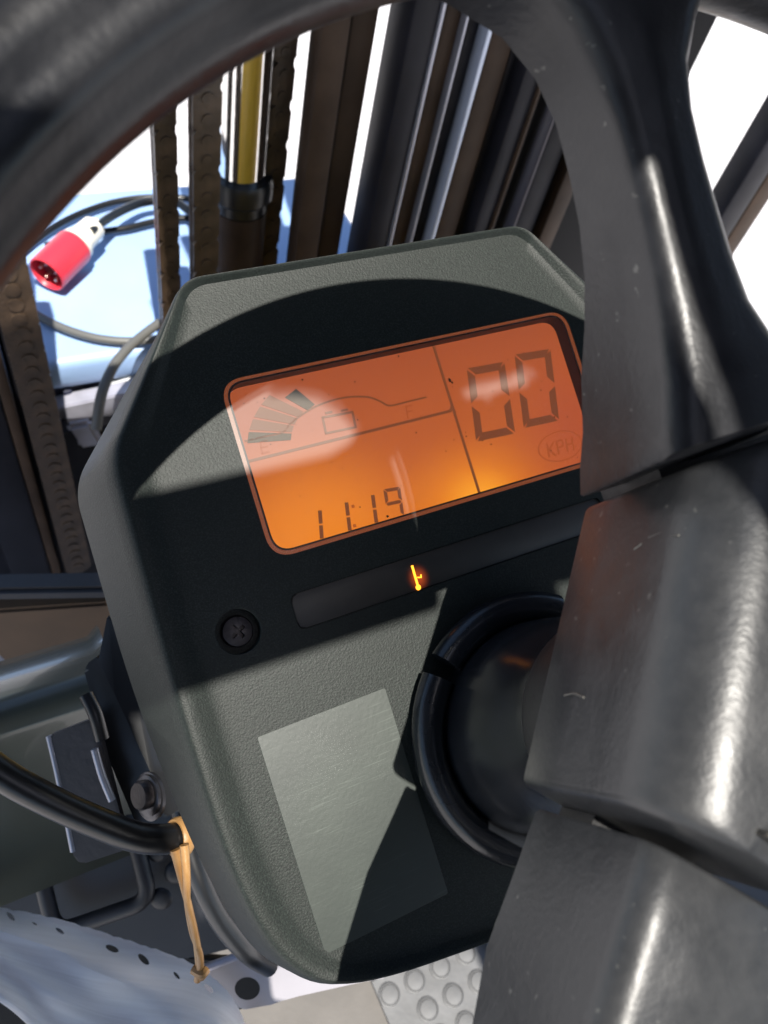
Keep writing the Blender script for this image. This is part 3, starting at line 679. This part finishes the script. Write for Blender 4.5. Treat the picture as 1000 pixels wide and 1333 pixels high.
finish("strip", lb(bmesh.new(), W(60, 521, 1.0472), W(111, 511, 1.0532), .013, .015, .005), 'white', car, 60)
finish("strip", lb(bmesh.new(), W(125, 507, 1.0532), W(190, 493, 1.0591), .013, .015, .005), 'white', car, 60)
finish("bracket", lb(bmesh.new(), W(84, 557, 1.0234), W(117, 551, 1.0234), .050, .015, .006), 'galv', car, 60)
bm = box(bmesh.new(), -.5, .4, -.004, .3, -.55, -.035, 0); o = finish("carriage_plate", bm, 'steel_dark', car)

bh = thing("reflected_bulkhead", "yellow painted truck bulkhead, unseen, added for the chrome rod to mirror", "bulkhead", loc=(.30, .47, .12))
finish("sheet", box(bmesh.new(), -.19, .35, 0, .012, 0, .74, .004), mat("yellow_truck_paint", (.85, .50, .05), .35, var=.15, nscale=20, nbump=.03), bh)  # unseen sheet added so the rod reflects yellow
finish("toe_ledge", box(bmesh.new(), -.20, .35, .013, .09, 0, .02, .004), M['dark_panel'], bh)

# brown board and dark bar at far left
zc2 = W(55, 776, .66)
pz = W(55, 776, .66)
o = finish("cross_bar", lb(bmesh.new(), W(-120, 772, .66), W(140, 768, .66), .017, .02, .004), 'dark_panel'); o.location = zc; tag(o, "dark steel cross bar above the brown board at the left edge", "cross bar")
o = finish("brown_board", lb(bmesh.new(), W(-60, 800, .68), W(150, 786, .68), .16, .02, .003), 'cardboard'); o.location = zc; tag(o, "plain brown board standing behind the olive dashboard cowl", "board")

# ================================================================== DASHBOARD COWL (bent sheet running across)
base = W(60, 900, .43)
XD = XW @ RW.T if False else np.array((1.0, 0, 0))
def prof_pt(py, z, px=52): return W(px, py, z) - base
cow = thing("dashboard_cowl", "olive grey painted dashboard cowl with rounded top edge", "dashboard", loc=base)
pp_ = [prof_pt(846, .52), prof_pt(853, .475), prof_pt(868, .445), prof_pt(892, .426), prof_pt(905, .420), prof_pt(920, .4165), prof_pt(936, .416), prof_pt(946, .417), prof_pt(975, .424), prof_pt(1020, .436), prof_pt(1075, .45), prof_pt(1160, .475)]
pp_ = catmull(pp_, 4)
bm = bmesh.new(); c1 = [bm.verts.new((-.35, p[1], p[2])) for p in pp_]; c2 = [bm.verts.new((.028, p[1], p[2])) for p in pp_]; c3 = [bm.verts.new((.036, p[1] + .010, p[2] - .006)) for p in pp_]
for i in range(len(pp_) - 1):
    bm.faces.new((c1[i], c1[i + 1], c2[i + 1], c2[i])); bm.faces.new((c2[i], c2[i + 1], c3[i + 1], c3[i]))
finish("cowl_sheet", bm, 'cowl', cow, 70)
# lower dark panel with raised rounded rectangle
lp = W(120, 1130, .47); lowp = thing("lower_panel", "dark lower dash panel with a rounded square opening below the black cable", "panel", loc=lp)
def plane_pts(pts, z): return [W(x, y, z) - lp for x, y in pts]
def slab(pts, z, th, m, name, par, org, bev=.001):
    n_ = RW @ np.array((0, 0, 1.0)); f_ = [W(x, y, z) - org for x, y in pts]; bk = [W(x, y, z) - org + n_ * th for x, y in pts]
    bm = bmesh.new(); a = [bm.verts.new(p) for p in f_]; b_ = [bm.verts.new(p) for p in bk]; k = len(pts)
    top = bm.faces.new(a); bm.faces.new(list(reversed(b_)))
    for i in range(k): bm.faces.new((a[i], b_[i], b_[(i + 1) % k], a[(i + 1) % k]))
    if bev: bmesh.ops.bevel(bm, geom=list(top.edges), offset=bev, segments=2, affect='EDGES')
    return finish(name, bm, m, par, 40)
slab([(-80, 1040), (330, 1000), (300, 1236), (-80, 1330)], .50, .01, 'dark_panel', "back_panel", lowp, lp)
fr_ = rounded([(40, 1085), (165, 1050), (196, 1172), (72, 1215)], 26, 6)
finish("opening_frame", tube([W(x, y, .482) - lp for x, y in fr_ + fr_[:1]], .0052, 12, 1, smoothpath=False), 'dark_panel', lowp)
for (x, y) in ((205, 1108), (228, 1136), (210, 1170)):
    finish("knob", lathe([(.0072, 0), (.0066, .0012), (.0045, .0022), (.002, .0026)], 16, M4=Matrix.Translation(Vector(W(x, y, .485) - lp)) @ Vector(-RW @ np.array((0, 0, 1.0))).to_track_quat('Z', 'Y').to_matrix().to_4x4()), 'dark_panel', lowp)

slab([(-80, 1190), (60, 1205), (190, 1246), (300, 1250), (350, 1268), (346, 1306), (300, 1318), (160, 1345), (-80, 1420)], .50, .006, 'hole', "dark_backing", lowp, lp)  # dark sheet added so the holes above it read dark
# mounting bracket left of the display
br_o = W(130, 1020, .35)
brk = thing("mounting_bracket", "black painted steel mounting bracket bolted beside the display unit", "bracket", loc=br_o)
slab(rounded([(66, 956), (124, 934), (137, 985), (168, 1105), (98, 1128)], [3, 3, 3, 8, 14], 5), .352, .004, mat("bracket_paint", (.012, .010, .012), .5, nscale=260, nbump=.2, var=.6, vscale=90), "plate", brk, br_o, .0012)
def rod(P, r, name, m, par, org, seg=12): return finish(name, tube([np.array(p) - org for p in P], r, seg), m, par)
rod([W(64, 958, .353), W(76, 1010, .353), W(96, 1108, .353)], .0016, "flange", 'lip', brk, br_o)
rod([W(123, 975, .349), W(133, 1010, .349), W(146, 1042, .349)], .0018, "folded_edge", 'lip', brk, br_o)  # pale colour carries the glint along the bevel
slab(rounded([(108, 868), (132, 850), (170, 900), (232, 1060), (228, 1120), (178, 1075), (140, 985)], [8, 8, 4, 4, 6, 6, 6], 5), .362, .008, 'gloss_black', "arm", brk, br_o, .002)
slab(rounded([(140, 800), (160, 820), (215, 960), (240, 1050), (215, 1065), (196, 1005), (150, 905), (128, 860)], [4] * 8, 4), .338, .004, 'gloss_black', "side_plate", brk, br_o, .0012)
rod([W(112, 905, .345), W(124, 930, .343), W(133, 962, .344)], .0032, "rod", 'gloss_black', brk, br_o)
def disc(px, py, z, r, th, name, m, par, org, nv):
    q = Vector(nv).to_track_quat('Z', 'Y').to_matrix().to_4x4()
    return finish(name, lathe([(r, 0), (r, th * .7), (r * .88, th)], 28, M4=Matrix.Translation(Vector(W(px, py, z) - org)) @ q), m, par)
nb = RW @ nrm((-.62, -.05, -.78))
steel = mat("bolt_steel", (.16, .16, .18), .35, .8, nscale=300, nbump=.2)
steel.node_tree.nodes["Principled BSDF"].inputs["Base Color"].default_value = (.06, .06, .068, 1)
disc(197, 1036, .338, .0105, .002, "washer", steel, brk, br_o, nb)
disc(194, 1035, .335, .0088, .002, "washer", steel, brk, br_o, nb)
disc(190, 1034, .332, .0062, .004, "bolt_head", 'screw', brk, br_o, nb)

# cable held by the rubber band, hose behind it
P = [W(-60, 958, .300), W(0, 1006, .305), (W(60, 1040, .31)), W(130, 1072, .318), W(185, 1091, .325), W(232, 1090, .334), W(262, 1076, .35), W(300, 1060, .37)]
o = finish("cable", tube(P, lambda t_: .0062, 20), 'cable'); tag(o, "thick black cable from the left edge into the rubber band", "cable")
o = finish("hose", tube([W(225, 1000, .362), W(243, 1090, .362), W(262, 1150, .362), W(288, 1200, .368), W(322, 1240, .378), W(350, 1258, .40)], .0050, 16), 'gloss_black'); tag(o, "black hose following the lower left edge of the display", "hose")
# rubber band: loop round the cable, two twisted strands, knot
cc = np.array(W(234, 1090, .334)); tdir = nrm(W(245, 1086, .338) - W(220, 1092, .331)); e1 = nrm(RW @ np.array((.05, -1, 0)) - tdir * (tdir @ (RW @ np.array((.05, -1, 0))))); e2 = np.cross(tdir, e1)
rb = thing("rubber_band", "tan rubber band hanging from the black cable beside the display", "rubber band", loc=cc)
loop = [(.0074 * (math.cos(a) * e1 + math.sin(a) * e2)) for a in np.linspace(0, 2 * math.pi, 25)]
finish("loop", tube(loop, .0029, 10, 2, flat=.45, up=e1), 'band', rb)
zf = .326
s1 = [W(228, 1106, zf), W(236, 1140, zf), W(246, 1180, zf), W(254, 1215, zf + .004), W(259, 1248, zf + .008), W(262, 1272, zf + .012)]
s2 = [W(240, 1100, zf - .003), W(243, 1140, zf - .004), W(244, 1175, zf), W(250, 1212, zf + .006), W(261, 1246, zf + .006), W(257, 1276, zf + .012)]
finish("strand", tube([p - cc for p in s1], lambda t_: .0022 - .0007 * math.sin(t_ * 3.1), 10), 'band', rb)
finish("strand", tube([p - cc for p in s2], lambda t_: .0020 - .0006 * math.sin(t_ * 2.5), 10), 'band', rb)
finish("knot", tube([W(252, 1262, zf + .010) - cc, W(263, 1268, zf + .008) - cc, W(268, 1262, zf + .010) - cc], .0022, 8), 'band', rb)

# ================================================================== PERFORATED SHEET, PLATE, FLOOR
zs = .43
so_ = np.array(W(120, 1270, zs))
film = thing("perforated_sheet", "creased white plastic sheet with a row of small slots", "plastic sheet", loc=so_)
top = [(-60, 1165), (0, 1181), (70, 1195), (140, 1216), (196, 1234), (252, 1256), (296, 1290), (318, 1330), (330, 1380)]
bot = [(-60, 1270), (10, 1312), (60, 1358), (110, 1400), (160, 1430), (200, 1450), (230, 1460), (260, 1470), (290, 1480)]
ta, ba = catmull([np.array(p) for p in top], 8), catmull([np.array(p) for p in bot], 8)
bm = bmesh.new(); uvl = bm.loops.layers.uv.new("UVMap"); NRW = 26; grid = []; uvs = {}
for i, (a, b_) in enumerate(zip(ta, ba)):
    row = []
    for j in range(NRW):
        t_ = j / (NRW - 1); p = a + (b_ - a) * t_
        cs = .5 + .5 * math.cos(math.pi * min(1, t_ / .28))
        z_ = zs - .030 * t_ + .016 * cs + .0018 * math.sin(i * .33 + 9 * t_) + .0014 * math.sin(i * .13 - 17 * t_)
        jag = (.8 * math.sin(i * 2.6) + .5 * math.sin(i * 5.1)) if j == 0 else 0
        v = bm.verts.new(tuple(W(p[0], p[1] + jag, z_) - so_)); row.append(v); uvs[v] = (i / len(ta) * 1.0, t_ + i / len(ta) * .55)
    grid.append(row)
for i in range(len(grid) - 1):
    for j in range(NRW - 1):
        f = bm.faces.new((grid[i][j], grid[i + 1][j], grid[i + 1][j + 1], grid[i][j + 1]))
        for lp_ in f.loops: lp_[uvl].uv = uvs[lp_.vert]
sheet = finish("sheet", bm, 'film', film, 80)
md = sheet.modifiers.new("thick", 'SOLIDIFY'); md.thickness = .0008; md.offset = -1
cuts = []
nview = RW @ np.array((0, 0, 1.0))
for (x, y, a_, rx, ry) in ((14, 1193, 48, 7.5, 2.8), (45, 1202.5, 30, 4, 1.4), (78, 1212, 35, 6.5, 2.2), (146, 1235, 24, 9, 4), (187, 1249, 45, 9.5, 4), (230, 1270, 50, 6, 2), (272, 1287, 44, 8, 3)):
    pts = []
    for k in range(16):
        q = 2 * math.pi * k / 16; cx_, sx_ = rx * math.cos(q), ry * math.sin(q); ca_, sa_ = math.cos(math.radians(a_)), math.sin(math.radians(a_))
        pts.append((x + cx_ * ca_ - sx_ * sa_, y + cx_ * sa_ + sx_ * ca_))
    bm = loft([[tuple(W(px, py, zz)) for px, py in pts] for zz in (.36, .47)]); cuts.append(finish("cut", bm, 'hole', smooth=0))
bpy.context.view_layer.update(); carve(sheet, cuts)

pl_o = np.array(W(330, 1285, .455))
pl = thing("drilled_plate", "pale bare metal plate with one round hole under the display", "metal plate", loc=pl_o)
plate = slab([(240, 1268), (318, 1240), (420, 1272), (500, 1262), (500, 1275), (390, 1294), (352, 1310), (318, 1316), (270, 1300)], .455, .004, 'lavender_plate', "plate", pl, pl_o, .0012)
c_ = finish("cut", loft([[tuple(W(322 + 16.5 * math.cos(q), 1287 + 15 * math.sin(q), zz)) for q in [2 * math.pi * k / 28 for k in range(28)]] for zz in (.43, .49)]), 'hole', smooth=0)
bpy.context.view_layer.update(); carve(plate, [c_])
finish("edge_flange", tube([W(262, 1264, .453) - pl_o, W(290, 1252, .453) - pl_o, W(320, 1241, .453) - pl_o], .0022, 10), 'galv', pl)

# cab floor: plain panel and studded rubber mat
zfl = Wz(550, 1290, .40)[2]
fl = thing("cab_floor", "plain warm grey cab floor panel beneath the drilled plate", "floor panel", loc=Wz(420, 1310, .392))
oo = np.array(Wz(420, 1310, .392))
def flat_poly(px, h, th, org):
    bm = bmesh.new(); a = [bm.verts.new(Wz(x, y, h) - org) for x, y in px]; b_ = [bm.verts.new(Wz(x, y, h) - org - np.array((0, 0, th))) for x, y in px]; k = len(px)
    bm.faces.new(a); bm.faces.new(list(reversed(b_)))
    for i in range(k): bm.faces.new((a[i], b_[i], b_[(i + 1) % k], a[(i + 1) % k]))
    return bm
bm = flat_poly([(150, 1120), (900, 900), (1300, 1500), (100, 1500)], .392, .01, oo); finish("floor_sheet", bm, 'cab_floor', fl, 0)
mt_o = np.array(Wz(560, 1290, .398))
fm = thing("stud_mat", "grey rubber floor mat with round coin studs showing below the display", "floor mat", loc=mt_o)
finish("mat_sheet", flat_poly([(484, 1278), (690, 1195), (1100, 1300), (900, 1500), (560, 1460)], .398, .005, mt_o), 'floor_mat', fm, 0)
A0 = np.array((507, 1295.)); va = np.array((50, 19.)); vb = np.array((33, -18.))
first = None
rs = float(np.linalg.norm(Wz(507 + 14, 1295, .398) - Wz(507, 1295, .398)))
for i in range(-2, 6):
    for j in range(-3, 8):
        p = A0 + va * i + vb * j
        if not (484 < p[0] < 760 and 1190 < p[1] < 1400): continue
        # inside the mat?
        if (p[0] - 484) * 0.93 < (p[1] - 1278) * .52 + 12 and p[0] < 560: continue
        w_ = Wz(p[0], p[1], .398) - mt_o
        if first is None:
            first = finish("stud", lathe([(rs * 1.04, -.001), (rs * 1.0, .0018), (rs * .92, .0020), (rs * .86, .0002), (rs * .80, .0002), (rs * .74, .0018), (rs * .3, .0021)], 28), 'floor_mat', fm, 60); oq = first
        else:
            oq = first.copy(); COL.objects.link(oq); oq.parent = fm
        oq.location = w_

# ================================================================== OVERHEAD GUARD (unseen, plates added and shaped to control the sunlight)
S3 = SUN_W / np.linalg.norm(SUN_W)
def face_w(u, v): return np.array(MF @ Vector((u / 1000, v / 1000, 0)))
HG = 1.62
def guard_pt(u, v):
    p = face_w(u, v); return p + S3 * ((HG - p[2]) / S3[2])
gp = guard_pt(0, 90)
gd = thing("unseen_guard", "unseen overhead guard roof, plates shaped to shade the dash and mast", "overhead guard", loc=gp)
def gbar(v0, v1, u0=-700, u1=700):
    a, b_ = guard_pt(u0, v0), guard_pt(u1, v1)
    y0, y1 = sorted((guard_pt(0, v0)[1], guard_pt(0, v1)[1]))
    finish("shade_plate", box(bmesh.new(), a[0] - gp[0], b_[0] - gp[0], y0 - gp[1], y1 - gp[1], -.015, .015, .004), 'steel_dark', gd)
gbar(63, 126, -140, -20); gbar(40, 136, -14, 30); gbar(57, 136, 30, 125); gbar(126.5, 176, -30, 20)  # bars split and sized to place the sun patches
def gpoly(P):
    Q = [guard_pt(u, v) - gp for u, v in P]; bm_ = bmesh.new()
    lo = [bm_.verts.new((q[0], q[1], -.0145)) for q in Q]; hi = [bm_.verts.new((q[0], q[1], .0145)) for q in Q]; k_ = len(Q)
    bm_.faces.new(lo); bm_.faces.new(hi)
    for i_ in range(k_): bm_.faces.new((lo[i_], lo[(i_ + 1) % k_], hi[(i_ + 1) % k_], hi[i_]))
    finish("shade_gusset", bm_, 'steel_dark', gd, 0)
gpoly([(-30, 174), (-58, 174), (-60, 163), (-50, 161), (-42, 158), (-36, 152), (-32, 145), (-30, 139)])  # added piece rounds off the sun patch on the screen
gpoly([(-30, 126), (-44, 126), (-36, 128), (-32, 132), (-30, 137)])
gbar(147, 172, 20, 48); gbar(147, 156, 48, 84); gbar(136, 147, 52, 125)
gbar(-1400, 235, -900, -300); gbar(-430, 235, -300, -141)      # added sheets block sun and sky outside the openings
gbar(-1400, 235, 126, 900); gbar(-96, -72, -140, 125); gbar(-1400, -430, -300, 125)
yA, yB_ = guard_pt(0, 236)[1], .525
xg = guard_pt(0, 0)[0]
finish("shade_visor", box(bmesh.new(), .22 - gp[0], xg + .9 - gp[0], yB_ + .002 - gp[1], .66 - gp[1], -.012, .012, .004), 'steel_dark', gd)  # added to keep direct sun off the mast rails
finish("shade_strip", box(bmesh.new(), xg - 1.2 - gp[0], .138 - gp[0], yA - gp[1], .375 - gp[1], -.012, .012, .004), 'steel_dark', gd)
finish("shade_front_plate", box(bmesh.new(), .14 - gp[0], xg + .9 - gp[0], yA - gp[1], yB_ - gp[1], -.012, .012, .004), 'steel_dark', gd)  # added to put the mast in shade

# ================================================================== SEAT (unseen, added behind the camera to darken reflections in chrome and plastic)
seat = thing("unseen_seat", "unseen black driver seat added behind the camera to darken reflections", "seat", loc=(.12, -.62, .40))
finish("cushion", box(bmesh.new(), -.25, .25, -.10, .32, .18, .32, .04), 'black', seat, 60)
finish("backrest", box(bmesh.new(), -.27, .27, -.24, -.10, .25, .95, .05), 'black', seat, 60)
finish("base", box(bmesh.new(), -.22, .22, -.20, .28, 0, .178, .01), 'black', seat, 60)
